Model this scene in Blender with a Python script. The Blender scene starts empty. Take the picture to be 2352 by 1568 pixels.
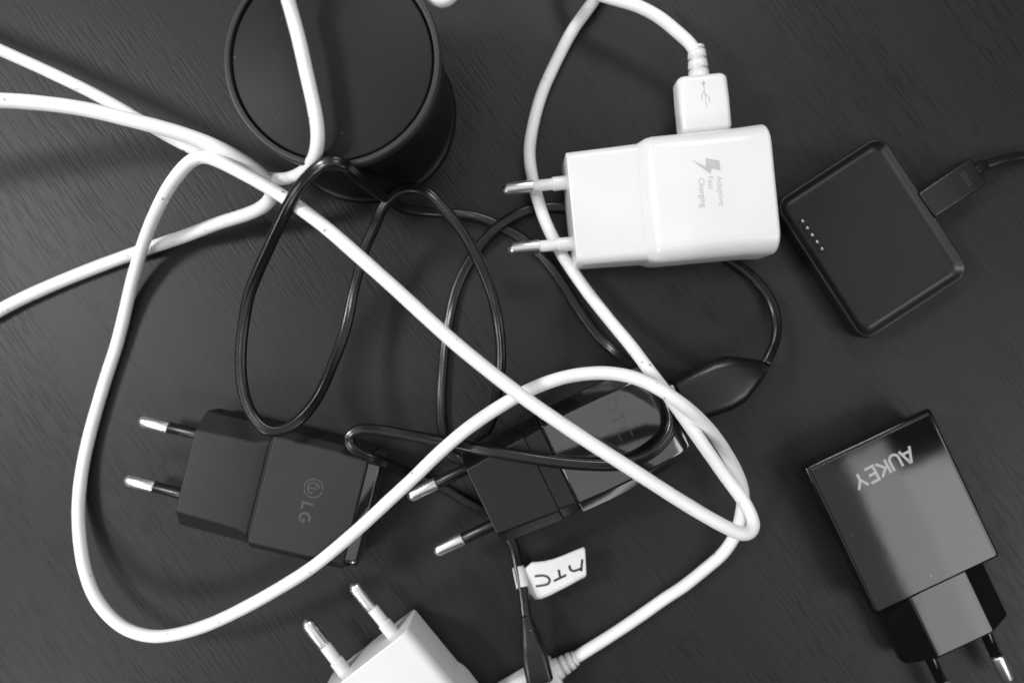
import bpy, bmesh, math, random
from mathutils import Vector, Matrix
random.seed(7)
MM = 0.001
K, H = 7.2, 235.0                 # photo pixels (of a 2352 px wide view) per mm on the desk, lens height in mm
scene = bpy.context.scene
col = scene.collection

# ------------------------------------------------------------------ camera
cam_d = bpy.data.cameras.new('camera'); cam = bpy.data.objects.new('camera', cam_d); col.objects.link(cam)
cam.location = (0, 0, H*MM); cam.rotation_euler = (0, 0, 0)
cam_d.sensor_width = 36; cam_d.angle = 2*math.atan(1176/K/H)
cam_d.clip_start = 0.005; cam_d.clip_end = 20
cam_d.dof.use_dof = True; cam_d.dof.focus_distance = 0.207; cam_d.dof.aperture_fstop = 6
scene.camera = cam

# ------------------------------------------------------------------ world and lamps
w = bpy.data.worlds.new('World'); scene.world = w; w.use_nodes = True
bg = w.node_tree.nodes['Background']; bg.inputs[0].default_value = (1, 1, 1, 1); bg.inputs[1].default_value = 0.03

def area(name, loc, target, sx, sy, power):
    d = bpy.data.lights.new(name, 'AREA'); d.shape = 'RECTANGLE'; d.size = sx; d.size_y = sy; d.energy = power
    o = bpy.data.objects.new(name, d); col.objects.link(o); o.location = loc
    o.rotation_euler = (Vector(target)-Vector(loc)).to_track_quat('-Z', 'Y').to_euler()
    return o
# added lights ring the desk, replacing room light blocked overhead, so shadows fall inward
area('ring_light_left', (-0.58, 0.10, 0.54), (-0.05, 0, 0), 0.12, 0.12, 3.0)
area('ring_light_lower_left', (-0.40, -0.34, 0.36), (-0.06, -0.03, 0), 0.16, 0.16, 0.72)
area('ring_light_upper_left', (-0.36, 0.38, 0.40), (-0.04, 0.03, 0), 0.12, 0.12, 0.12)
area('ring_light_top', (0.08, 0.46, 0.40), (0.02, 0, 0), 0.2, 0.14, 0.9)
def panel(name, x, y, z, sx, sy, power, rz):
    o = area(name, (x, y, z), (x, y, 0), sx, sy, power); o.rotation_euler = (0, 0, rz); return o
rz = math.atan2(0.43, 0.90)
panel('reflection_panel_right', 0.524, -0.214, 0.38, 0.29, 0.38, 1.05, rz)  # added low panel, placed and turned for the reflection on the glossy charger
panel('reflection_strip', 0.327, -0.180, 0.38, 0.036, 0.21, 0.06, rz)  # added strip beside it, gives that reflection its stepped edge
panel('ceiling_far', 0.0, 0.30, 1.40, 2.2, 0.84, 3.3, 0)
panel('ceiling_near', 0.0, -0.54, 1.40, 2.2, 0.56, 2.0, 0)

vs = scene.view_settings
vs.view_transform = 'Standard'; vs.look = 'None'; vs.exposure = 0.54; vs.gamma = 1
scene.render.engine = 'CYCLES'

# ------------------------------------------------------------------ materials
def mat(name, base, rough=0.4, metal=0.0, spec=0.5, bump=0.0, bscale=900, var=0.0, vscale=60, dirt=None, coat=0.0, rvar=0.0, sss=0.0):
    m = bpy.data.materials.new(name); m.use_nodes = True
    nt = m.node_tree; N = nt.nodes; L = nt.links; b = N['Principled BSDF']
    b.inputs['Base Color'].default_value = (base, base, base, 1)
    b.inputs['Roughness'].default_value = rough; b.inputs['Metallic'].default_value = metal
    b.inputs['Specular IOR Level'].default_value = spec
    b.inputs['Coat Weight'].default_value = coat; b.inputs['Coat Roughness'].default_value = 0.04
    if sss:
        b.inputs['Subsurface Weight'].default_value = sss
        b.inputs['Subsurface Radius'].default_value = (1, 1, 1); b.inputs['Subsurface Scale'].default_value = 0.0012
    tc = N.new('ShaderNodeTexCoord')
    def noise(scale, detail=4):
        n = N.new('ShaderNodeTexNoise'); n.inputs['Scale'].default_value = scale; n.inputs['Detail'].default_value = detail
        L.new(tc.outputs['Object'], n.inputs['Vector']); return n
    if var or dirt:
        n = noise(vscale); r = N.new('ShaderNodeValToRGB')
        lo, hi = base*(1-var), min(1, base*(1+var))
        r.color_ramp.elements[0].position = 0.35; r.color_ramp.elements[1].position = 0.65
        r.color_ramp.elements[0].color = (lo, lo, lo, 1); r.color_ramp.elements[1].color = (hi, hi, hi, 1)
        L.new(n.outputs['Fac'], r.inputs['Fac']); out = r.outputs['Color']
        if dirt:                                     # sparse specks: (scale, threshold, colour)
            for sc, th, c in dirt:
                n2 = noise(sc, 3); r2 = N.new('ShaderNodeValToRGB')
                r2.color_ramp.elements[0].position = th; r2.color_ramp.elements[1].position = th+0.03
                L.new(n2.outputs['Fac'], r2.inputs['Fac'])
                mx = N.new('ShaderNodeMix'); mx.data_type = 'RGBA'
                L.new(r2.outputs['Color'], mx.inputs['Factor']); L.new(out, mx.inputs['A'])
                mx.inputs['B'].default_value = (c, c, c, 1); out = mx.outputs['Result']
        L.new(out, b.inputs['Base Color'])
    if rvar:
        n = noise(vscale*0.7, 5); mr = N.new('ShaderNodeMapRange')
        mr.inputs['To Min'].default_value = max(0.02, rough-rvar); mr.inputs['To Max'].default_value = rough+rvar
        L.new(n.outputs['Fac'], mr.inputs['Value']); L.new(mr.outputs['Result'], b.inputs['Roughness'])
    if bump:
        n = noise(bscale, 3); bp = N.new('ShaderNodeBump'); bp.inputs['Strength'].default_value = bump
        bp.inputs['Distance'].default_value = 0.0002
        L.new(n.outputs['Fac'], bp.inputs['Height']); L.new(bp.outputs['Normal'], b.inputs['Normal'])
    return m

M = {
 'white_plastic': mat('white_plastic', 0.73, 0.22, var=0.02, rvar=0.06, sss=0.15),
 'white_cord': mat('white_cord', 0.85, 0.50, var=0.03, vscale=90, dirt=[(420, 0.70, 0.34), (150, 0.74, 0.55)], bump=0.08, bscale=500),
 'white_print': mat('grey_print', 0.47, 0.5, var=0.06),
 'paper': mat('paper_tag', 0.72, 0.5, var=0.04, vscale=200),
 'ink': mat('black_ink', 0.02, 0.5, var=0.1),
 'chrome': mat('nickel_pin', 0.88, 0.30, metal=1.0, var=0.03, vscale=60),
 'black_cord': mat('black_cord', 0.007, 0.28, var=0.2, bump=0.15, bscale=700, rvar=0.08),
 'matte_black': mat('matte_black_plastic', 0.008, 0.55, var=0.10, bump=0.25, bscale=2500, dirt=[(700, 0.75, 0.10)]),
 'satin_black': mat('satin_black_plastic', 0.006, 0.33, var=0.12, bump=0.15, bscale=2200, dirt=[(700, 0.75, 0.10)]),
 'gloss_black': mat('gloss_black_plastic', 0.004, 0.055, spec=0.5, var=0.1, rvar=0.04, dirt=[(700, 0.74, 0.12)], bump=0.18, bscale=45),
 'deep_black': mat('deep_black_gap', 0.006, 0.7, var=0.1),
 'speaker_top': mat('speaker_top_rubber', 0.016, 0.55, spec=0.2, var=0.05, bump=0.2, bscale=3000, dirt=[(500, 0.735, 0.12)]),
 'silver_print': mat('silver_print', 0.34, 0.45, var=0.05),
 'grey_logo': mat('dark_grey_print', 0.055, 0.5, var=0.08),
 'cap_gloss': mat('varnished_black_plastic', 0.008, 0.08, spec=1.0, coat=1.0, var=0.1, rvar=0.04, dirt=[(700, 0.75, 0.12)], bump=0.3, bscale=60),
 'rim_black': mat('rim_black_plastic', 0.024, 0.45, var=0.08),
 'dock_black': mat('dock_black_plastic', 0.006, 0.40, spec=0.42, var=0.1, bump=0.12, bscale=2200, dirt=[(700, 0.75, 0.10)]),
 'speaker_side': mat('speaker_side_black', 0.005, 0.35, spec=0.25, var=0.1),
 'contact': mat('contact_metal', 0.55, 0.35, metal=1.0, var=0.05),
 'emboss': mat('embossed_black', 0.012, 0.20, spec=1.0, coat=0.4, var=0.1),
}

def desk_material():
    m = bpy.data.materials.new('black_brown_wood'); m.use_nodes = True
    nt = m.node_tree; N = nt.nodes; L = nt.links; b = N['Principled BSDF']
    tc = N.new('ShaderNodeTexCoord')
    mp = N.new('ShaderNodeMapping'); mp.vector_type = 'POINT'
    mp.inputs['Rotation'].default_value = (0, 0, math.radians(54))
    L.new(tc.outputs['Object'], mp.inputs['Vector'])
    def stretched(sx, sy, detail, rough=0.5):
        s = N.new('ShaderNodeMapping'); s.inputs['Scale'].default_value = (sx, sy, 1)
        L.new(mp.outputs['Vector'], s.inputs['Vector'])
        n = N.new('ShaderNodeTexNoise'); n.inputs['Scale'].default_value = 1; n.inputs['Detail'].default_value = detail
        n.inputs['Roughness'].default_value = rough
        L.new(s.outputs['Vector'], n.inputs['Vector']); return n
    def ramp(n, p0, p1, a=0.0, c=1.0):
        r = N.new('ShaderNodeValToRGB'); e = r.color_ramp.elements
        e[0].position = p0; e[1].position = p1; e[0].color = (a, a, a, 1); e[1].color = (c, c, c, 1)
        L.new(n.outputs['Fac'], r.inputs['Fac']); return r
    pores = ramp(stretched(85, 1250, 1.2, 0.45), 0.50, 0.66)
    zone = ramp(stretched(9, 26, 2.0), 0.36, 0.66, 0.15, 1.0)
    fine = stretched(500, 1500, 2)
    broad = stretched(6, 60, 3)
    mul = N.new('ShaderNodeMath'); mul.operation = 'MULTIPLY'
    L.new(pores.outputs['Color'], mul.inputs[0]); L.new(zone.outputs['Color'], mul.inputs[1])
    c0 = ramp(broad, 0.3, 0.7, 0.0105, 0.0140)
    mx = N.new('ShaderNodeMix'); mx.data_type = 'RGBA'; mx.inputs['B'].default_value = (0.003, 0.003, 0.003, 1)
    sc = N.new('ShaderNodeMath'); sc.operation = 'MULTIPLY'; sc.inputs[1].default_value = 0.85
    L.new(mul.outputs[0], sc.inputs[0]); L.new(sc.outputs[0], mx.inputs['Factor']); L.new(c0.outputs['Color'], mx.inputs['A'])
    # dust specks
    vz = N.new('ShaderNodeTexVoronoi'); vz.inputs['Scale'].default_value = 34; L.new(tc.outputs['Object'], vz.inputs['Vector'])
    dr = N.new('ShaderNodeValToRGB'); e = dr.color_ramp.elements
    e[0].position = 0.008; e[1].position = 0.022; e[0].color = (0.55, 0.55, 0.55, 1); e[1].color = (0, 0, 0, 1)
    L.new(vz.outputs['Distance'], dr.inputs['Fac'])
    mx2 = N.new('ShaderNodeMix'); mx2.data_type = 'RGBA'; mx2.inputs['B'].default_value = (0.25, 0.25, 0.25, 1)
    L.new(dr.outputs['Color'], mx2.inputs['Factor']); L.new(mx.outputs['Result'], mx2.inputs['A'])
    L.new(mx2.outputs['Result'], b.inputs['Base Color'])
    b.inputs['Roughness'].default_value = 0.52; b.inputs['Specular IOR Level'].default_value = 0.35
    # relief
    inv = N.new('ShaderNodeMath'); inv.operation = 'MULTIPLY_ADD'; inv.inputs[1].default_value = -1.0
    L.new(mul.outputs[0], inv.inputs[0])
    fm = N.new('ShaderNodeMath'); fm.operation = 'MULTIPLY'; fm.inputs[1].default_value = 0.35
    L.new(fine.outputs['Fac'], fm.inputs[0]); L.new(fm.outputs[0], inv.inputs[2])
    bp = N.new('ShaderNodeBump'); bp.inputs['Strength'].default_value = 0.40; bp.inputs['Distance'].default_value = 0.00022
    L.new(inv.outputs[0], bp.inputs['Height']); L.new(bp.outputs['Normal'], b.inputs['Normal'])
    return m
M['desk'] = desk_material()

# ------------------------------------------------------------------ helpers
def P(px, py, z):
    """point at height z (mm) seen at pixel (px, py) of the 2352x1568 view of the photograph, in mm"""
    s = (1-z/H)/K
    return Vector(((px-1176)*s, -(py-784)*s, z))

def link(name, me, m, parent=None, smooth=True):
    o = bpy.data.objects.new(name, me); col.objects.link(o)
    me.materials.append(M[m] if isinstance(m, str) else m)
    if smooth:
        for p in me.polygons: p.use_smooth = True
    if parent: o.parent = parent
    return o

def mesh_from(name, verts, faces):
    me = bpy.data.meshes.new(name)
    me.from_pydata([Vector(v)*MM for v in verts], [], faces); me.update()
    bm = bmesh.new(); bm.from_mesh(me); bmesh.ops.recalc_face_normals(bm, faces=bm.faces); bm.to_mesh(me); bm.free()
    return me

def thing(name, label, cat, loc=(0, 0, 0), rot=0.0, group=None):
    o = bpy.data.objects.new(name, None); col.objects.link(o); o.empty_display_size = 0.01
    o.location = Vector(loc)*MM; o.rotation_euler = (0, 0, math.radians(rot))
    o['label'] = label; o['category'] = cat
    if group: o['group'] = group
    return o

def bevel(o, width, seg=3, angle=28):
    b = o.modifiers.new('bevel', 'BEVEL'); b.width = width*MM; b.segments = seg
    b.limit_method = 'ANGLE'; b.angle_limit = math.radians(angle); b.harden_normals = True
    return o

def smooth_path(pts, step=0.8, it=10):
    pts = [Vector(p) for p in pts]
    p = [2*pts[0]-pts[1]] + pts + [2*pts[-1]-pts[-2]]
    dense = []
    for i in range(1, len(p)-2):
        p0, p1, p2, p3 = p[i-1], p[i], p[i+1], p[i+2]
        t0 = 0; t1 = t0+max(1e-4, (p1-p0).length**.5); t2 = t1+max(1e-4, (p2-p1).length**.5); t3 = t2+max(1e-4, (p3-p2).length**.5)
        for j in range(20):
            t = t1+(t2-t1)*j/20
            A1 = p0*((t1-t)/(t1-t0))+p1*((t-t0)/(t1-t0)); A2 = p1*((t2-t)/(t2-t1))+p2*((t-t1)/(t2-t1)); A3 = p2*((t3-t)/(t3-t2))+p3*((t-t2)/(t3-t2))
            B1 = A1*((t2-t)/(t2-t0))+A2*((t-t0)/(t2-t0)); B2 = A2*((t3-t)/(t3-t1))+A3*((t-t1)/(t3-t1))
            dense.append(B1*((t2-t)/(t2-t1))+B2*((t-t1)/(t2-t1)))
    dense.append(pts[-1])
    out = [dense[0]]; acc = 0
    for a, b in zip(dense, dense[1:]):
        d = (b-a).length
        if d < 1e-9: continue
        pos = 0
        while acc+d-pos >= step:
            pos += step-acc; acc = 0; out.append(a.lerp(b, pos/d))
        acc += d-pos
    out.append(dense[-1])
    for _ in range(it):
        out = [out[0]]+[out[i]*0.5+(out[i-1]+out[i+1])*0.25 for i in range(1, len(out)-1)]+[out[-1]]
    return out

def sweep(path, ring, flat=False, twist=0.0, seed=0, wob=0.0):
    """ring: list of (across, up) points in mm, or a function of the arc fraction"""
    n = len(path); verts = []; faces = []; prevA = None
    ph = [seed*1.7+i*2.1 for i in range(4)]
    s = 0
    for i, c in enumerate(path):
        T = (path[min(i+1, n-1)]-path[max(i-1, 0)]).normalized()
        if i: s += (path[i]-path[i-1]).length
        A = T.cross(Vector((0, 0, 1))) if flat or prevA is None else prevA-T*prevA.dot(T)
        if A.length < 0.25 and prevA is not None: A = prevA-T*prevA.dot(T)
        A.normalize()
        if prevA is not None and flat:
            A = (prevA*0.7+A*0.3); A = (A-T*A.dot(T)).normalized()
        prevA = A; B = A.cross(T)
        if B.z < 0 and flat: B = -B
        a = twist*(math.sin(s*0.045+ph[0])+0.6*math.sin(s*0.11+ph[1]))
        ca, sa = math.cos(a), math.sin(a)
        r = ring(i/(n-1)) if callable(ring) else ring
        k = 1+wob*(math.sin(s*0.35+ph[2])*0.6+math.sin(s*0.83+ph[3])*0.4)
        for (u, v) in r:
            verts.append(c+A*(u*ca-v*sa)*k+B*(u*sa+v*ca)*k)
    m = len(r)
    for i in range(n-1):
        for j in range(m):
            faces.append((i*m+j, i*m+(j+1) % m, (i+1)*m+(j+1) % m, (i+1)*m+j))
    faces.append(tuple(range(m))); faces.append(tuple(range((n-1)*m, n*m)))
    return verts, faces

def circle(r, n=18): return [(r*math.cos(2*math.pi*i/n), r*math.sin(2*math.pi*i/n)) for i in range(n)]
def twin(r=1.16, c=0.52, n=11):
    a = math.radians(115); out = []
    for i in range(n):
        t = -a+2*a*i/(n-1); out.append((c+r*math.cos(t), r*math.sin(t)))
    for i in range(n):
        t = math.pi-a+2*a*i/(n-1); out.append((-c+r*math.cos(t), r*math.sin(t)))
    return out

def loft(sections, cap=True):
    """sections: list of (x, [(y,z)...])"""
    m = len(sections[0][1]); verts = []; faces = []
    for x, ring in sections:
        for (y, z) in ring: verts.append((x, y, z))
    for i in range(len(sections)-1):
        for j in range(m):
            faces.append((i*m+j, i*m+(j+1) % m, (i+1)*m+(j+1) % m, (i+1)*m+j))
    if cap:
        faces.append(tuple(range(m))); faces.append(tuple(range((len(sections)-1)*m, len(sections)*m)))
    return verts, faces

def rrect(hw, z0, z1, r, n=6):
    cx = hw-r; out = []
    for (sx, cz, a0) in ((1, z1-r, 0), (-1, z1-r, 90), (-1, z0+r, 180), (1, z0+r, 270)):
        for i in range(n+1):
            a = math.radians(a0+90*i/n); out.append((sx*cx+r*math.cos(a), cz+r*math.sin(a)))
    return out
def hexa(topw, midw, botw, z0, zl, zu, z1): return [(topw, z1), (-topw, z1), (-midw, zu), (-midw, zl), (-botw, z0), (botw, z0), (midw, zl), (midw, zu)]

def rounded_body(secs, e=1.0):
    """secs: (x, hw, z0, z1, r); rounds both ends by e mm"""
    out = []
    def s(x, hw, z0, z1, r, inset): return (x, rrect(hw-inset, z0+inset, z1-inset, max(0.2, r-inset*0.6)))
    x0, hw, a, b, r = secs[0]
    for t in (0, 25, 50, 75): out.append(s(x0+e*(1-math.sin(math.radians(t))), hw, a, b, r, e*(1-math.cos(math.radians(90-90+t)))) if False else s(x0+e*(1-math.cos(math.radians(t))), hw, a, b, r, e*(1-math.sin(math.radians(t)))))
    for q in secs: out.append(s(*(q[0]+(e if q is secs[0] else -e if q is secs[-1] else 0),)+q[1:], 0))
    x1, hw, a, b, r = secs[-1]
    for t in (75, 50, 25, 0): out.append(s(x1-e*(1-math.cos(math.radians(t))), hw, a, b, r, e*(1-math.sin(math.radians(t)))))
    return loft(out)

def lathe(profile, n=64, axis='z', centre=(0, 0, 0)):
    verts = []; faces = []; rings = []
    for (r, h) in profile:
        if r < 1e-6:
            verts.append((0, 0, h)); rings.append([len(verts)-1])
        else:
            rings.append(list(range(len(verts), len(verts)+n)))
            for i in range(n): a = 2*math.pi*i/n; verts.append((r*math.cos(a), r*math.sin(a), h))
    for A, B in zip(rings, rings[1:]):
        for i in range(n):
            j = (i+1) % n
            if len(A) == 1 and len(B) == 1: continue
            if len(A) == 1: faces.append((A[0], B[i], B[j]))
            elif len(B) == 1: faces.append((A[i], A[j], B[0]))
            else: faces.append((A[i], A[j], B[j], B[i]))
    if axis == 'x': verts = [(v[2], v[0], v[1]) for v in verts]
    verts = [(v[0]+centre[0], v[1]+centre[1], v[2]+centre[2]) for v in verts]
    return verts, faces

def part(name, vf, m, parent, smooth=True):
    return link(name, mesh_from(name, *vf), m, parent, smooth)

def ribbon(pts, w, z, dz=0.06):
    """flat mitred stroke of width w, thickness dz, lying at height z; pts are (x,y) mm"""
    n = len(pts); v = []; f = []
    closed = n > 3 and (Vector(pts[0])-Vector(pts[-1])).length < 1e-6
    for i in range(n):
        p = Vector(pts[i])
        a = Vector(pts[i-1]) if i else (Vector(pts[-2]) if closed else None)
        b = Vector(pts[i+1]) if i < n-1 else (Vector(pts[1]) if closed else None)
        d1 = (p-a).normalized() if a is not None else (b-p).normalized()
        d2 = (b-p).normalized() if b is not None else d1
        n1 = Vector((-d1.y, d1.x)); n2 = Vector((-d2.y, d2.x)); mit = (n1+n2).normalized()
        k = w/2/max(0.45, mit.dot(n1))
        for s in (1, -1):
            for zz in (z+dz, z): q = p+mit*k*s; v.append((q.x, q.y, zz))
    for i in range(n-1):
        a, b = i*4, (i+1)*4
        f += [(a, a+2, b+2, b), (a+1, b+1, b+3, a+3), (a, b, b+1, a+1), (a+2, a+3, b+3, b+2)]
    e = (n-1)*4
    f += [(0, 1, 3, 2), (e, e+2, e+3, e+1)]
    return v, f

def strokes(name, lists, w, z, m, parent, xf=lambda p: p):
    V = []; F = []
    for i, pl in enumerate(lists):
        v, f = ribbon([xf(p) for p in pl], w, z+0.012*i)
        F += [tuple(a+len(V) for a in q) for q in f]; V += v
    return part(name, (V, F), m, parent, smooth=False)

def arc(cx, cy, rx, ry, a0, a1, n=14): return [(cx+rx*math.cos(math.radians(a0+(a1-a0)*i/n)), cy+ry*math.sin(math.radians(a0+(a1-a0)*i/n))) for i in range(n+1)]

def text_part(name, s, size, loc, rotz, m, parent, bold=0.0):
    cu = bpy.data.curves.new(name, 'FONT'); cu.body = s; cu.size = size*MM; cu.extrude = 0.02*MM; cu.offset = bold*MM
    t = bpy.data.objects.new(name, cu); col.objects.link(t)
    dg = bpy.context.evaluated_depsgraph_get(); me = bpy.data.meshes.new_from_object(t.evaluated_get(dg))
    bpy.data.objects.remove(t); bpy.data.curves.remove(cu)
    o = link(name, me, m, parent, smooth=False)
    o.location = Vector(loc)*MM; o.rotation_euler = (0, 0, math.radians(rotz)); return o

def prism(name, poly, z, dz, m, parent):
    n = len(poly); v = [(x, y, z+dz) for x, y in poly]+[(x, y, z) for x, y in poly]
    f = [tuple(range(n)), tuple(range(2*n-1, n-1, -1))]+[(i, (i+1) % n, n+(i+1) % n, n+i) for i in range(n)]
    return part(name, (v, f), m, parent, smooth=False)

def pin(parent, y, z, sleeve_m, spread=0.0, length=19.0, sleeve=10.0, r=2.0, collar=None, dim=0.25):
    p = part('pin', lathe([(0, 0.5), (r-dim, 0.5), (r-dim, -sleeve+0.25), (r-dim-0.2, -sleeve), (0, -sleeve)] if not collar else
             [(0, 0.5), (r+0.12, 0.5), (r+0.12, -collar), (r-dim, -collar-0.3), (r-dim, -sleeve+0.25), (r-dim-0.2, -sleeve), (0, -sleeve)], 24, 'x'), sleeve_m, parent)
    p.location = Vector((0, y, z))*MM; p.rotation_euler = (0, 0, math.radians(spread))
    bevel(p, 0.12, 2, 40)
    t = part('metal_tip', lathe([(0, -sleeve+0.4), (r-0.02, -sleeve+0.02), (r, -sleeve-0.1), (r, -length+1.6), (r-0.25, -length+1.0), (r-0.9, -length+0.25), (r-1.4, -length), (0, -length)], 28, 'x'), 'chrome', p)
    return p

def place_local(t, q):
    """mm world point -> local xy of thing t"""
    a = -t.rotation_euler.z; d = Vector(q)-t.location/MM
    return (d.x*math.cos(a)-d.y*math.sin(a), d.x*math.sin(a)+d.y*math.cos(a))

# ------------------------------------------------------------------ desk
v, f = [(-900, -700, 0), (900, -700, 0), (900, 700, 0), (-900, 700, 0)], [(0, 1, 2, 3)]
desk = link('desk', mesh_from('desk', v, f), 'desk', None, False); desk['kind'] = 'structure'

# ------------------------------------------------------------------ round speaker
c = P(762, 136, 47)
sp = thing('round_speaker', 'black cylinder speaker with flat round matte top at the upper edge', 'speaker', (c.x, c.y, 0))
part('body', lathe([(0, 1.2), (26.6, 1.2), (27.1, 3.5), (27.3, 8), (27.3, 42.0), (27.0, 43.2), (0, 43.2)], 128), 'speaker_side', sp)
part('base_ring', lathe([(24, 0), (27.3, 0), (28.1, 0.5), (28.35, 1.3), (28.2, 2.2), (27.6, 2.9), (24, 2.9)], 128), 'speaker_side', sp)
part('rim', lathe([(26.1, 42.8), (27.2, 42.9), (27.7, 43.4), (27.9, 44.2), (27.9, 46.3), (27.8, 46.65), (27.6, 46.8), (27.5, 46.95), (27.3, 47.0), (26.45, 47.0), (26.25, 46.9), (26.12, 46.6), (26.1, 45.5), (26.1, 42.8)], 128), 'rim_black', sp)
part('top_disc', lathe([(0, 46.35), (25.2, 46.3), (25.55, 46.1), (25.65, 45.5), (25.65, 43.4), (0, 43.4)], 128), 'speaker_top', sp)

# ------------------------------------------------------------------ white chargers (two of one kind)
def white_charger(label, loc, rot):
    t = thing('white_charger', label, 'charger', loc, rot, 'white plug-in chargers')
    part('plug_section', rounded_body([(0, 16.6, 1.5, 20.6, 2.6), (12, 16.9, 1.5, 20.8, 2.8), (21.5, 17.2, 1.4, 21.0, 3.0)], 0.5), 'white_plastic', t)
    part('body', rounded_body([(19.0, 16.6, 1.2, 20.4, 3.4), (21.0, 17.2, 0.8, 21.6, 4.0), (23.2, 18.1, 0.2, 24.0, 5.0), (25.0, 18.4, 0.0, 24.8, 5.4), (40, 18.5, 0.0, 25.0, 6.0), (50, 18.6, 0.0, 25.0, 6.0), (58.6, 19.0, 0.0, 25.0, 6.2)], 1.3), 'white_plastic', t)
    for s in (1, -1): pin(t, s*9.3, 11.5, 'white_plastic', spread=s*0.8, collar=4.0, length=19.6)
    return t
c = P(1312, 478, 20)
wc = white_charger('white charger with grey lightning bolt print and cable plugged in its side', (c.x, c.y, 0), 5.6)
bolt = [(65, 1103), (160, 1148), (160, 1090), (255, 1108), (262, 1175), (203, 1162), (193, 1200)]
prism('lightning_bolt_print', [place_local(wc, P(1567.5+x/3, y/3, 25)) for x, y in bolt], 24.97, 0.05, 'white_print', wc)
for s, px, py in (('Adaptive', 1646, 405), ('Fast', 1625, 405), ('Charging', 1604, 409)):
    q = place_local(wc, P(px, py, 25)); text_part('lettering', s, 2.35, (q[0], q[1], 25.0), -90, 'white_print', wc)
c = P(857, 1474, 4)
wc2 = white_charger('white charger cut off by the bottom edge with two pins up', (c.x, c.y, 0), -52)

# ------------------------------------------------------------------ matte black charger with the face logo
c = P(424, 1080, 18)
lg = thing('black_charger', 'matte black charger with round logo under the black loop at lower left', 'charger', (c.x, c.y, 0), -13.8)
pl = part('plug_section', loft([(0, hexa(12.2, 17.8, 12.5, 0.5, 4, 12.5, 18)), (18.8, hexa(12.8, 18.0, 12.5, 0.5, 4, 12.8, 18)), (22.3, hexa(14.0, 18.0, 12.5, 0.5, 4, 14.0, 17.4))]), 'matte_black', lg, True); bevel(pl, 0.7, 4)
part('seam', loft([(21.9, hexa(13.6, 17.6, 12.2, 0.8, 4.2, 14, 17.1)), (23.3, hexa(14.9, 17.6, 12.2, 0.8, 4.2, 15, 17.1))]), 'deep_black', lg, False)
bd = part('body', loft([(22.9, hexa(16.0, 18.3, 15.0, 0, 2, 15.2, 18.1)), (52, hexa(15.6, 18.1, 15.0, 0, 2, 15.4, 18.2))]), 'matte_black', lg, True); bevel(bd, 0.7, 4)
ec = part('end_cap', loft([(51.8, hexa(15.0, 17.4, 15, 0.4, 2.2, 14.6, 17.2)), (55.2, hexa(14.6, 17.0, 14.6, 0.6, 2.4, 13.4, 16.0)), (55.6, hexa(13.8, 16.4, 14, 1.5, 3.2, 12.4, 14.8))]), 'cap_gloss', lg, True); bevel(ec, 0.4)
part('usb_port', loft([(55.3, rrect(6.6, 5, 10, 0.5)), (55.75, rrect(6.4, 5.2, 9.8, 0.5))]), 'deep_black', lg, False)
for s in (1, -1): pin(lg, s*9.45, 9.6, 'satin_black', spread=s*0.6, r=1.95, length=20.4, sleeve=11)
def lettered(t, origin, z, ddir, size):
    """origin px of the text start baseline; ddir: display reading direction angle, deg clockwise"""
    a = math.radians(ddir); o = P(*origin, z); sc = size
    dx = Vector((math.cos(a), -math.sin(a))); up = Vector((math.sin(a), math.cos(a)))
    def xf(p):
        q = Vector((o.x, o.y))+dx*p[0]*sc+up*p[1]*sc
        return place_local(t, (q.x, q.y, z))
    return xf
Lg = [(0, 1), (0, 0), (0.62, 0)]
Gg = [(0.78, 0.85)]+arc(0.45, 0.5, 0.42, 0.5, 52, 350, 16)[0:]+[(0.87, 0.46), (0.48, 0.46)]
xf = lettered(lg, (696, 1153), 18.2, 103.8, 3.1)
strokes('lettering', [Lg], 0.74, 18.14, 'grey_logo', lg, xf)
strokes('lettering', [[(p[0]+0.92, p[1]) for p in arc(0.45, 0.5, 0.42, 0.48, 50, 345, 18)+[(0.87, 0.45), (0.50, 0.45)]]], 0.74, 18.14, 'grey_logo', lg, xf)
xf = lettered(lg, (720, 1121), 18.2, 103.8, 2.75)
strokes('round_logo', [arc(0, 0, 1, 1, 95, 445, 30), [(0.0, 0.45), (0.0, -0.45), (0.32, -0.45)], arc(0, 0, 0.62, 0.62, 100, 355, 16)+[(0.3, -0.04)], arc(-0.32, 0.28, 0.06, 0.06, 0, 360, 8)], 0.36, 18.14, 'grey_logo', lg, xf)

# ------------------------------------------------------------------ black charger with glossy front (under the cables)
c = P(1106, 1150, 22)
ht = thing('black_charger', 'black charger with glossy tapered cap lying under the crossing cables', 'charger', (c.x, c.y, 0), 25.6)
Z = 2.5
pl = part('plug_section', loft([(0, hexa(10.2, 14.2, 11, Z+1, Z+5, Z+17, Z+21.5)), (19.2, hexa(11.6, 15.6, 12, Z+0.5, Z+5, Z+17, Z+22.5))]), 'satin_black', ht, True); bevel(pl, 0.45)
bn = part('band', loft([(19.0, hexa(11.2, 15.2, 12, Z+0.8, Z+5, Z+16.6, Z+22.1)), (24.6, hexa(11.8, 15.6, 12, Z+0.8, Z+5, Z+16.4, Z+22.1))]), 'satin_black', ht, True); bevel(bn, 0.4)
part('seam', loft([(24.4, hexa(11.4, 15.2, 12, Z+1, Z+5, Z+16, Z+21.6)), (25.4, hexa(11.4, 15.2, 12, Z+1, Z+5, Z+16, Z+21.6))]), 'deep_black', ht, False)
capsec = []
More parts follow.
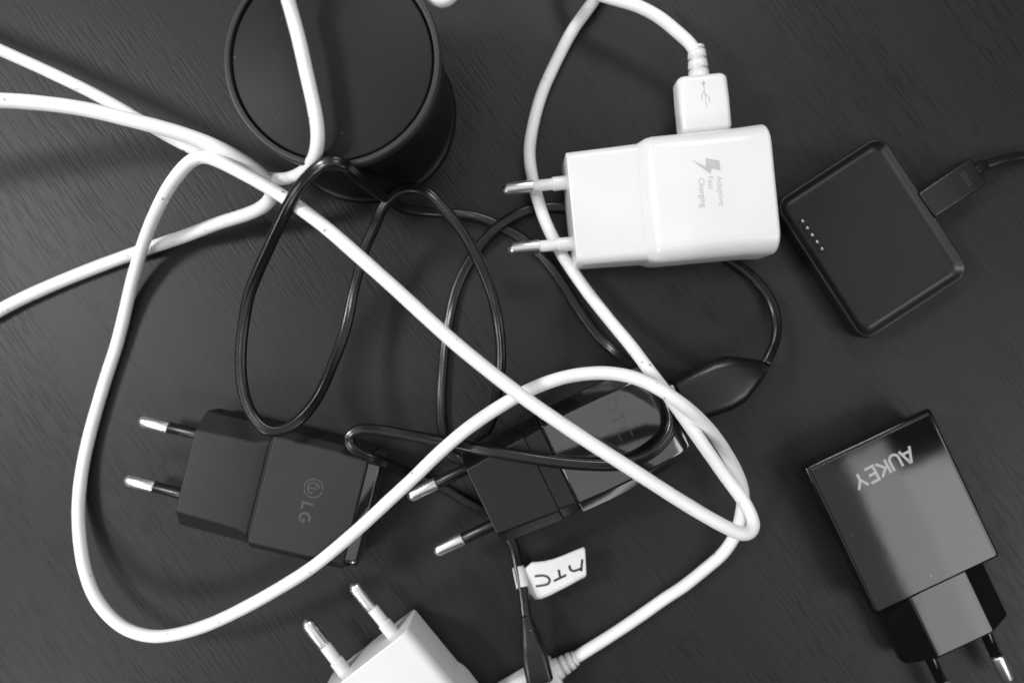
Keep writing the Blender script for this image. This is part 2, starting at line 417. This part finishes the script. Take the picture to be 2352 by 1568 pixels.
for x, tw, mw, zt in ((25.0, 12.2, 16.1, 22.3), (34, 12.6, 16.3, 22.2), (44, 12.6, 16.0, 22.0), (52, 12.4, 15.6, 21.6), (58.5, 12.0, 15.2, 21.3), (61.2, 11.4, 14.4, 20.6), (62.2, 10.4, 13.0, 18.6), (62.7, 9.0, 12, 15.5)):
    r = []
    n = 8                                           # crowned glossy top
    for i in range(n+1):
        y = tw*(1-2*i/n); r.append((y, Z+zt+0.9*(1-(y/tw)**2)))
    r += [(-mw, Z+zt-4.4), (-mw, Z+6), (-mw+2.5, Z+1.5), (mw-2.5, Z+1.5), (mw, Z+6), (mw, Z+zt-4.4)]
    capsec.append((x, r))
cp = part('cap', loft(capsec), 'cap_gloss', ht, True); bevel(cp, 0.5, 3, 24)
for s in (1, -1): pin(ht, s*9.3, Z+11.5, 'satin_black', spread=s*0.6, r=2.0, length=20.5, sleeve=11)
hstem = [(0, 1.45), (0, 0)]
harch = [(0.02, 0.95), (0.55, 0.95)]+arc(0.55, 0.70, 0.22, 0.25, 90, 0, 5)+[(0.77, 0)]
Tbar = [(0, 0.95), (0.85, 0.95)]; Tst = [(0.42, 0.92), (0.42, 0)]
Cc = [(0.85, 0.95), (0.35, 0.95)]+arc(0.35, 0.475, 0.35, 0.475, 90, 270, 12)+[(0.85, 0)]
def shift(pl, d): return [(p[0]+d, p[1]) for p in pl]
def htc(): return [hstem, harch, shift(Tbar, 1.15), shift(Tst, 1.15), shift(Cc, 2.4)]
xf = lettered(ht, (1386, 925), 25.2, 64.5, 3.7)
em = strokes('embossed_lettering', htc(), 0.42, 0.0, 'emboss', ht, xf)
def capz(x, y):
    st = [(q[0], q[1][4][1], q[1][0][0]) for q in capsec]
    for (xa, za, ta), (xb, zb, tb) in zip(st, st[1:]):
        if xa <= x <= xb:
            k = (x-xa)/(xb-xa); return za+(zb-za)*k-0.9*(y/(ta+(tb-ta)*k))**2
    return Z+22
for v_ in em.data.vertices: v_.co.z += (capz(v_.co.x/MM, v_.co.y/MM)+0.0)*MM

# ------------------------------------------------------------------ glossy black charger at the right
a_ax = math.degrees(math.atan2(-0.905, 0.428))       # from the body towards the pins
c = P(2154, 1344, 12.5)
au = thing('black_charger', 'glossy black charger with silver lettering at the lower right', 'charger', (c.x, c.y, 0), a_ax+180)
def rsq(hx, hy, r, z, n=8, cx=0.0):
    out = []
    for (sx, sy, a0) in ((1, 1, 0), (-1, 1, 90), (-1, -1, 180), (1, -1, 270)):
        for i in range(n+1):
            a = math.radians(a0+90*i/n); out.append((cx+sx*(hx-r)+r*math.cos(a), sy*(hy-r)+r*math.sin(a), z))
    return out
def stack(rings):
    m_ = len(rings[0]); V = [p for r in rings for p in r]; F = [tuple(range(m_)), tuple(range((len(rings)-1)*m_, len(rings)*m_))]
    for i in range(len(rings)-1):
        for j in range(m_): F.append((i*m_+j, i*m_+(j+1) % m_, (i+1)*m_+(j+1) % m_, (i+1)*m_+j))
    return V, F
ax, ay = 24.8, 21.2
bd = part('body', stack([rsq(ax-i, ay-i, 0.9, z, 4, 24.4) for i, z in ((3.0, 0), (2.2, 1.5), (1.2, 6), (0.35, 9.6), (0.05, 10.6), (0.0, 11.0), (0.1, 11.5), (0.32, 11.93), (0.7, 12.2), (1.15, 12.3))]), 'gloss_black', au)
fp = part('front_panel', loft([(0.5, [(19.9, 12.5), (-19.9, 12.5), (-19.9, 11.8), (19.9, 11.8)]), (47.9, [(19.9, 12.5), (-19.9, 12.5), (-19.9, 11.8), (19.9, 11.8)])]), 'gloss_black', au, True); bevel(fp, 0.3, 3)
pl = part('plug_section', loft([(-20.6, hexa(9.5, 17.8, 12.5, 0.6, 3.0, 7.5, 12.0)), (0.8, hexa(9.5, 17.8, 12.5, 0.6, 3.0, 7.5, 12.0))]), 'gloss_black', au, True); bevel(pl, 1.0, 4)
for s in (1, -1):
    p_ = pin(au, s*9.45, 6.6, 'gloss_black', spread=s*0.6); p_.location.x = -20.6*MM
glyph = {'A': [[(0, 0), (0.36, 1), (0.44, 1), (0.8, 0)], [(0.17, 0.3), (0.63, 0.3)]],
         'U': [[(0, 1), (0, 0.35)]+arc(0.33, 0.33, 0.33, 0.33, 180, 360, 10)+[(0.66, 1)]],
         'K': [[(0, 1), (0, 0)], [(0.66, 1), (0.12, 0.47)], [(0.2, 0.52), (0.68, 0)]],
         'E': [[(0.6, 1), (0, 1), (0, 0), (0.6, 0)], [(0.04, 0.5), (0.52, 0.5)]],
         'Y': [[(0, 1), (0.37, 0.45)], [(0.74, 1), (0.37, 0.45), (0.37, 0)]]}
xf = lettered(au, (2088, 1024), 12.5, 151.8, 4.5)
adv = 0.0
for ch in 'AUKEY':
    strokes('lettering', [shift(g, adv) for g in glyph[ch]], 0.8, 12.47, 'silver_print', au, xf)
    adv += {'A': 0.98, 'U': 0.92, 'K': 0.90, 'E': 0.80, 'Y': 0.8}[ch]

# ------------------------------------------------------------------ square charging dock
c1, c2, c3, c4 = P(2014, 322, 6), P(1788, 483, 6), P(1980, 778, 6), P(2224, 606, 6)
cc = (c1+c2+c3+c4)/4
dk = thing('charging_dock', 'black square charging dock with a row of five contact pins', 'dock', (cc.x, cc.y, 0), -57.0)
HX, HY = 25.8, 20.0
rings = [rsq(HX-1.2, HY-1.2, 3.5, 0.0), rsq(HX-0.2, HY-0.2, 4.2, 0.7), rsq(HX, HY, 4.4, 2.0), rsq(HX, HY, 4.4, 6.3), rsq(HX-0.15, HY-0.15, 4.3, 6.8), rsq(HX-0.45, HY-0.45, 4.1, 7.0),
         rsq(HX-0.68, HY-0.68, 3.95, 6.9), rsq(HX-1.1, HY-1.1, 3.7, 6.4), rsq(HX-1.7, HY-1.7, 3.4, 5.6), rsq(HX-2.3, HY-2.3, 3.1, 5.0), rsq(HX-2.9, HY-2.9, 2.8, 4.65), rsq(HX-3.6, HY-3.6, 2.5, 4.5)]
V, F = stack(rings)
part('shell', (V, F), 'dock_black', dk)
for i in range(5):
    q = place_local(dk, P(1838+(1882-1838)*i/4, 510+(573-510)*i/4, 3))
    h = part('contact_hole', lathe([(0.75, 4.45), (1.3, 4.45), (1.32, 4.61), (1.1, 4.73), (0.85, 4.63), (0.75, 4.45)], 20), 'deep_black', dk); h.location = Vector((q[0], q[1], 0))*MM
    p_ = part('contact_pin', lathe([(0.62, 4.4), (0.62, 4.95), (0.42, 5.25), (0, 5.35)], 16), 'contact', dk); p_.location = h.location

# dock cable
q1, q2, q3, q4 = P(2119, 435, 8), P(2227, 362, 8), P(2270, 421, 8), P(2162, 494, 8)
base = (q1+q4)/2; d = ((q2+q3)/2-base); ang = math.degrees(math.atan2(d.y, d.x))
dc = thing('dock_cable', 'black cable with rectangular plug running off the right edge', 'cable', (base.x, base.y, 0), ang)
part('plug', rounded_body([(-1.6, 4.7, 1.0, 8.0, 0.9), (8, 4.8, 1.0, 8.2, 0.9), (d.length, 4.8, 1.0, 8.0, 1.1)], 0.5), 'satin_black', dc)
nt_ = part('thumb_notch', loft([(11.6, rrect(2.7, 7.9, 8.28, 0.15)), (13.6, rrect(2.7, 7.9, 8.28, 0.15))]), 'matte_black', dc); bevel(nt_, 0.1)
part('strain_relief', lathe([(0, d.length-0.3), (2.3, d.length-0.3), (2.25, d.length+0.8), (2.0, d.length+4.2), (1.6, d.length+4.8), (0, d.length+4.8)], 24, 'x', (0, 0, 4.6)), 'satin_black', dc)
inv = Matrix.Translation(dc.location/MM) @ Matrix.Rotation(dc.rotation_euler.z, 4, 'Z'); inv.invert()
pth = smooth_path([Vector((base.x, base.y, 4.6))+Vector((d.x, d.y, 0)).normalized()*(d.length+3), P(2292, 371, 4.2), P(2320, 364, 3.2), P(2360, 359, 2.2), P(2450, 352, 1.8), P(2600, 360, 1.7)])
part('cord', sweep([inv @ p for p in pth], circle(1.65)), 'black_cord', dc)

# ------------------------------------------------------------------ white cables
def cable(name, label, pts, ring, m, grp=None, origin=None, **kw):
    path = smooth_path([P(*p) for p in pts])
    o = path[len(path)//2]; org = Vector((o.x, o.y, 0)) if origin is None else origin
    t = thing(name, label, 'cable', org, 0, grp)
    v, f = sweep([p-org for p in path], ring, **kw)
    part('cord', (v, f), m, t)
    return t, org, path

W1 = [(1607, 150, 12.2), (1600, 125, 12.5), (1588, 103, 13), (1560, 78, 13.5), (1517, 42, 14), (1467, 15, 14), (1417, 0, 13), (1370, -14, 12), (1310, -50, 10), (1295, -105, 8), (1345, -135, 6), (1395, -105, 5), (1393, -50, 4.5),
      (1364, 2, 4), (1317, 67, 3), (1277, 143, 2.5), (1244, 217, 2.5), (1222, 300, 3.2), (1216, 350, 4.2), (1221, 400, 5.4), (1231, 443, 6.2), (1254, 513, 6.4), (1290, 583, 6.0), (1340, 658, 7), (1400, 735, 11), (1450, 795, 17), (1500, 862, 25), (1545, 922, 30.5),
      (1590, 985, 31), (1644, 1062, 30), (1677, 1108, 30.5), (1707, 1148, 32), (1727, 1188, 34), (1732, 1213, 36), (1714, 1228, 37.5), (1684, 1218, 39), (1634, 1192, 40), (1567, 1152, 41), (1450, 1077, 43), (1300, 980, 44), (1190, 903, 44),
      (1050, 792, 44), (900, 656, 42), (830, 594, 42), (740, 516, 40), (660, 458, 38), (600, 421, 36), (540, 389, 34), (490, 365, 33), (464, 359, 32), (440, 368, 31), (411, 398, 29.5), (384, 437, 25), (363, 477, 20), (343, 523, 14), (323, 579, 8), (301, 656, 4.2), (286, 722, 2.6),
      (267, 796, 2.0), (247, 856, 1.95), (227, 922, 1.95), (210, 982, 2.0), (195, 1045, 2.2), (184, 1112, 2.8), (180, 1178, 3.8), (184, 1245, 5.2), (194, 1305, 7), (214, 1362, 8.8), (243, 1405, 10.2), (283, 1440, 11.8), (320, 1455, 13), (360, 1461, 14), (417, 1453, 15), (483, 1432, 16.5), (567, 1392, 18.2),
      (650, 1345, 19.8), (717, 1302, 21), (784, 1248, 22), (841, 1198, 23), (901, 1142, 24.5), (951, 1096, 26.5), (1006, 1042, 29), (1067, 989, 31.5), (1117, 953, 33), (1184, 912, 34.5), (1234, 887, 35), (1301, 865, 35.5), (1377, 856, 36), (1434, 861, 36), (1484, 877, 36), (1534, 905, 36), (1580, 938, 34.5),
      (1611, 967, 31), (1644, 1004, 26), (1671, 1045, 21), (1694, 1088, 16), (1707, 1130, 12), (1703, 1178, 9), (1690, 1225, 6.5), (1661, 1270, 4), (1617, 1308, 2.6), (1567, 1348, 2.1), (1534, 1369, 2), (1467, 1416, 2), (1401, 1460, 2.2), (1334, 1502, 3), (1290, 1531, 3.8)]
usb_o = P(1617, 297, 12.5); usb_o = Vector((usb_o.x, usb_o.y, 0))
w1, org, path1 = cable('white_usb_cable', 'long white cable plugged into the lightning bolt charger and looping around', W1, circle(1.86), 'white_cord', 'white cables', origin=usb_o, wob=0.012, seed=3)
def sub(parent, rot, loc, z):        # transform helper for cable end parts
    def go(o): o.location = Vector((loc[0], loc[1], z))*MM; o.rotation_euler = (0, 0, math.radians(rot)); return o
    return go
a0 = 95.4
go = sub(w1, a0, (0, 0), 0)
up_ = part('usb_plug', rounded_body([(-2, 7.55, 8.2, 16.6, 1.8), (8, 7.6, 8.2, 16.6, 1.8), (15.6, 7.55, 8.2, 16.6, 2.2)], 1.9), 'white_plastic', w1); go(up_)
def relief(parent, x0, zc, seg, taper=(3.15, 2.6), L=9.0):
    prof = [(0, x0-0.5), (taper[0], x0-0.5)]; x = x0; dx = L/seg
    for i in range(seg):
        r0 = taper[0]+(taper[1]-taper[0])*i/seg; r1 = taper[0]+(taper[1]-taper[0])*(i+0.75)/seg
        prof += [(r0, x+0.1), (r1, x+dx*0.72), (r1-0.95, x+dx*0.76), (r1-0.95, x+dx*0.97)]
        x += dx
    prof += [(taper[1]-0.1, x), (taper[1]-0.3, x+0.6), (0, x+0.6)]
    return part('strain_relief', lathe(prof, 24, 'x', (0, 0, zc)), 'white_plastic', parent)
go(relief(w1, 15.5, 12.4, 3))
# usb symbol, local to plug: x along the plug away from the charger
sym = [[(12.4, 0.1), (5.0, -0.3)], [(10.2, 0.0), (9.0, 0.9), (7.6, 0.9)], [(9.4, 0.0), (8.2, -1.2), (6.6, -1.3)]]
sy = strokes('usb_symbol', sym, 0.26, 16.57, 'white_print', up_, lambda p: (p[0], p[1]))
prism('usb_symbol_dot', [(12.6+0.55*math.cos(i*math.pi/6), 0.1+0.55*math.sin(i*math.pi/6)) for i in range(12)], 16.58, 0.05, 'white_print', up_)
# micro plug at the other end
e0, e1 = P(1285, 1534, 4.2), P(1120, 1632, 4.2); d = e1-e0; ang = math.degrees(math.atan2(d.y, d.x))
go = sub(w1, ang, (e0.x-org.x, e0.y-org.y), 0)
go(part('micro_usb_plug', rounded_body([(1.0, 4.4, 0.4, 7.8, 1.8), (3, 5.0, 0.3, 8.0, 1.9), (20, 5.2, 0.3, 8.0, 1.9)], 0.7), 'white_plastic', w1))
go(part('metal_tip', loft([(19.5, rrect(3.4, 3.0, 5.0, 0.4)), (25, rrect(3.3, 3.1, 4.9, 0.4))]), 'chrome', w1))
r_ = relief(w1, -1.0, 0, 3, (3.3, 2.5), 6.5); r_.rotation_euler = (0, 0, math.radians(ang+180)); r_.location = Vector((e0.x-org.x, e0.y-org.y, 3.8))*MM

W2 = [(-1100, 420, 30), (-700, 330, 36), (-400, 268, 40), (-260, 248, 40), (-120, 232, 40), (-2, 231, 40), (100, 238, 39), (200, 252, 38), (300, 276, 37), (400, 302, 35), (483, 331, 33), (550, 365, 30.5), (593, 395, 28), (618, 424, 25), (625, 449, 20), (608, 472, 16), (573, 490, 13), (500, 513, 9.5), (433, 539, 6.2), (333, 573, 3),
      (233, 609, 2.1), (133, 649, 2), (50, 686, 2), (0, 712, 2), (-60, 748, 2), (-200, 850, 2), (-600, 1100, 2)]
cable('white_cable', 'white cable entering from the left and turning sharply back near the speaker', W2, circle(2.0), 'white_cord', 'white cables', wob=0.012, seed=5)
W3 = [(-1000, -260, 12), (-600, -130, 18), (-350, -33, 22), (-200, 30, 22), (-90, 72, 22), (0, 115, 22), (100, 160, 22), (200, 208, 22), (267, 244, 22), (333, 283, 22), (433, 338, 21), (520, 378, 20.5), (580, 400, 21), (617, 409, 23), (650, 411, 28), (685, 401, 37), (712, 380, 45), (728, 345, 50), (730, 300, 51.5), (720, 240, 52), (703, 165, 52.5), (687, 93, 53), (667, 20, 53),
      (653, -33, 55), (640, -120, 53), (690, -240, 50), (840, -280, 47), (950, -190, 45), (966, -70, 44), (980, -15, 43.5), (1012, 8, 43), (1044, -15, 42), (1062, -70, 40), (1090, -220, 34)]
cable('white_cable', 'white cable from the upper left corner climbing over the round speaker top', W3, circle(1.72), 'white_cord', 'white cables', wob=0.012, seed=8)

# ------------------------------------------------------------------ black two-core cable with the paper tag
B1 = [(1758, 836, 9.2), (1766, 818, 8.6), (1777, 796, 7), (1785, 749, 4.6), (1775, 699, 3), (1748, 656, 2), (1708, 619, 1.4), (1667, 592, 1.1), (1600, 555, 1.0), (1500, 515, 1.0), (1400, 488, 1.0), (1304, 477, 1.1), (1251, 477, 1.6), (1201, 487, 2.6), (1144, 520, 3.2), (1101, 566, 2.2), (1071, 612, 1.4), (1047, 666, 1.0), (1034, 722, 1.0), (1022, 789, 1.0), (1016, 856, 1.0), (1013, 922, 1.0),
      (1016, 982, 1.0), (1024, 1025, 1.0), (1042, 1052, 1.0), (1066, 1058, 1.2), (1086, 1042, 2.0), (1102, 1015, 4), (1117, 989, 6), (1134, 950, 10), (1143, 899, 14), (1150, 839, 18), (1150, 789, 20), (1144, 739, 22), (1134, 689, 23), (1117, 639, 24), (1091, 582, 25), (1061, 530, 25), (1017, 477, 25), (984, 443, 25), (951, 431, 24), (917, 438, 23), (884, 468, 21),
      (857, 529, 18), (837, 572, 16), (824, 622, 14.5), (811, 672, 13), (799, 735, 12.5), (784, 785, 13), (763, 839, 15), (733, 906, 19), (693, 959, 24), (650, 988, 26.5), (617, 991, 27.5), (590, 968, 27), (567, 929, 26.5), (554, 866, 26.5), (553, 806, 27), (560, 739, 28), (573, 672, 30), (593, 622, 32), (620, 562, 35), (643, 512, 38),
      (683, 437, 44), (717, 397, 48), (743, 376, 50), (770, 369, 50.3), (790, 378, 49.5), (817, 401, 44), (851, 430, 32), (884, 453, 22), (934, 482, 11), (1001, 489, 5), (1067, 493, 2), (1101, 500, 1.2), (1144, 517, 1.0), (1177, 534, 1.0), (1211, 557, 1.0), (1251, 594, 1.0), (1284, 637, 1.0), (1311, 682, 1.0), (1344, 732, 1.0), (1381, 779, 1.2), (1417, 812, 3.5), (1467, 850, 12),
      (1501, 880, 21), (1534, 920, 26.5), (1546, 956, 27.5), (1538, 997, 27.5), (1500, 1038, 28), (1451, 1062, 28), (1417, 1068, 28), (1317, 1065, 28), (1217, 1052, 28), (1117, 1034, 26.5), (1051, 1020, 24), (984, 1007, 22.5), (917, 995, 21.5), (851, 985, 21), (812, 989, 20.8), (796, 1007, 20.5), (812, 1031, 20.3), (834, 1043, 19.5), (867, 1056, 17), (917, 1076, 9), (961, 1095, 4), (1017, 1120, 1.2), (1067, 1148, 1.0),
      (1117, 1178, 1.0), (1150, 1205, 1.0), (1172, 1235, 1.2), (1181, 1258, 1.6), (1188, 1290, 3), (1196, 1330, 5), (1203, 1362, 7), (1209, 1420, 10), (1212, 1440, 10.6)]
e0 = P(1590, 910, 9.2); e1 = P(1752, 843, 9.2); d = e1-e0
borg = Vector((e0.x, e0.y, 0))
b1, org, bpath = cable('black_usb_cable', 'black two-core cable with white paper tag looping under the white cables', B1, twin(), 'black_cord', origin=borg, flat=True, twist=0.35, seed=2, wob=0.01)
ang = math.degrees(math.atan2(d.y, d.x)); Ld = d.length
go = sub(b1, ang, (0, 0), 0)
go(part('usb_plug', rounded_body([(-4.5, 6.9, 4.2, 14.0, 2.6), (2, 7.7, 4.0, 14.4, 3.2), (9, 8.2, 4.0, 14.4, 3.6), (14, 7.6, 4.2, 14.1, 3.8), (Ld-5, 5.4, 5.2, 13.2, 3.4), (Ld-1.5, 3.4, 6.4, 12, 2.4), (Ld+0.6, 2.4, 7.2, 11.2, 1.8)], 0.8), 'satin_black', b1))
go(part('metal_shell', loft([(-9, rrect(6.0, 6.8, 11.4, 0.5)), (0.5, rrect(6.0, 6.8, 11.4, 0.5))]), 'chrome', b1))
# micro plug at the tagged end
e0 = P(1208, 1415, 10); e1 = P(1240, 1560, 11.5); d = e1-e0; ang = math.degrees(math.atan2(d.y, d.x)); Ld = d.length
go = sub(b1, ang, (e0.x-org.x, e0.y-org.y), 0)
go(part('micro_usb_plug', rounded_body([(-0.5, 1.6, 8.4, 11.6, 1.2), (3, 2.3, 8.0, 12.2, 1.8), (7, 3.2, 8.0, 13.6, 2.0), (11, 3.9, 8.0, 14.6, 2.0), (Ld, 4.1, 8.0, 14.8, 1.8)], 0.5), 'satin_black', b1))
go(part('metal_tip', loft([(Ld-0.4, rrect(3.0, 10.2, 12.2, 0.4)), (Ld+6, rrect(3.0, 10.2, 12.2, 0.4))]), 'chrome', b1))
# paper tag: a wrap round the cord and a flag with printing
def tagz(px): return 4.2+0.030*(px-1207)+1.1*math.sin((px-1207)/42.0)
tw = []; 
near = lambda q: min(range(len(bpath)), key=lambda i: (bpath[i]-q).length)
i0, i1 = sorted((near(P(1190, 1301, 3.3)), near(P(1200, 1350, 6.2))))
wpath = [bpath[i]-org for i in range(i0, i1+1)]
part('tag', sweep(wpath, [(1.9*math.cos(t), 1.3*math.sin(t)) for t in [2*math.pi*i/24 for i in range(24)]], flat=True), 'paper', b1)
top = [(1204, 1309), (1208, 1303), (1221, 1291), (1236, 1289.5), (1251, 1288), (1272, 1283), (1294, 1275), (1315, 1266), (1335, 1258), (1341, 1256), (1344, 1261)]
bot = [(1206, 1344), (1209, 1353), (1218, 1364), (1230, 1376), (1244, 1374), (1264, 1366), (1284, 1355.5), (1305, 1345), (1325, 1334), (1343, 1325), (1347, 1319)]
V = []; F = []; nr = 8
for a, b in zip(top, bot):
    for i in range(nr+1):
        x = a[0]+(b[0]-a[0])*i/nr; y = a[1]+(b[1]-a[1])*i/nr; V.append(P(x, y, tagz(x))-org)
n0 = len(V); V += [v-Vector((0, 0, 0.15)) for v in V]
for i in range(len(top)-1):
    for j in range(nr):
        q = i*(nr+1)+j; F.append((q, q+1, q+nr+2, q+nr+1)); F.append((n0+q, n0+q+nr+1, n0+q+nr+2, n0+q+1))
edge = [i*(nr+1) for i in range(len(top))]+[(len(top)-1)*(nr+1)+j for j in range(1, nr+1)]+[i*(nr+1)+nr for i in range(len(top)-2, -1, -1)]+[j for j in range(nr-1, 0, -1)]
for a, b in zip(edge, edge[1:]+edge[:1]): F.append((a, b, n0+b, n0+a))
flag = part('tag_flag', (V, F), 'paper', b1)
cx = lambda p: (784+p[0]/3, 1045+p[1]/3)
let = [[(1665, 712), (1655, 800)], [(1658, 750), (1652, 792), (1630, 797), (1578, 806)], [(1572, 757), (1570, 785), (1580, 803)], [(1463, 862), (1549, 826)], [(1497, 788), (1508, 842)],
       [(1332, 833), (1385, 826), (1415, 832), (1433, 848), (1437, 865), (1428, 883), (1408, 893), (1340, 902)]]
let = [[(1660, 715), (1653, 798)], [(1572, 757), (1574, 783), (1588, 797), (1610, 797), (1652, 778)], [(1463, 866), (1549, 824)], [(1497, 788), (1508, 842)], let[5]]
V = []; F = []
for i, pl in enumerate(let):
    dense = []
    pp = [Vector((*cx(p), 0)) for p in pl]
    for a, b in zip(pp, pp[1:]): dense += [a.lerp(b, t/4) for t in range(4)]
    dense.append(pp[-1])
    if len(pl) > 3:
        for _ in range(5): dense = [dense[0]]+[dense[k]*0.5+(dense[k-1]+dense[k+1])*0.25 for k in range(1, len(dense)-1)]+[dense[-1]]
    v, f = ribbon([(p.x, p.y) for p in dense], 5.2, 0, 1.0)
    F += [tuple(a+len(V) for a in q) for q in f]
    V += [P(p[0], p[1], tagz(p[0])+(0.10+0.01*i if p[2] > 0.5 else -0.02))-org for p in v]
part('lettering', (V, F), 'ink', flag, False)
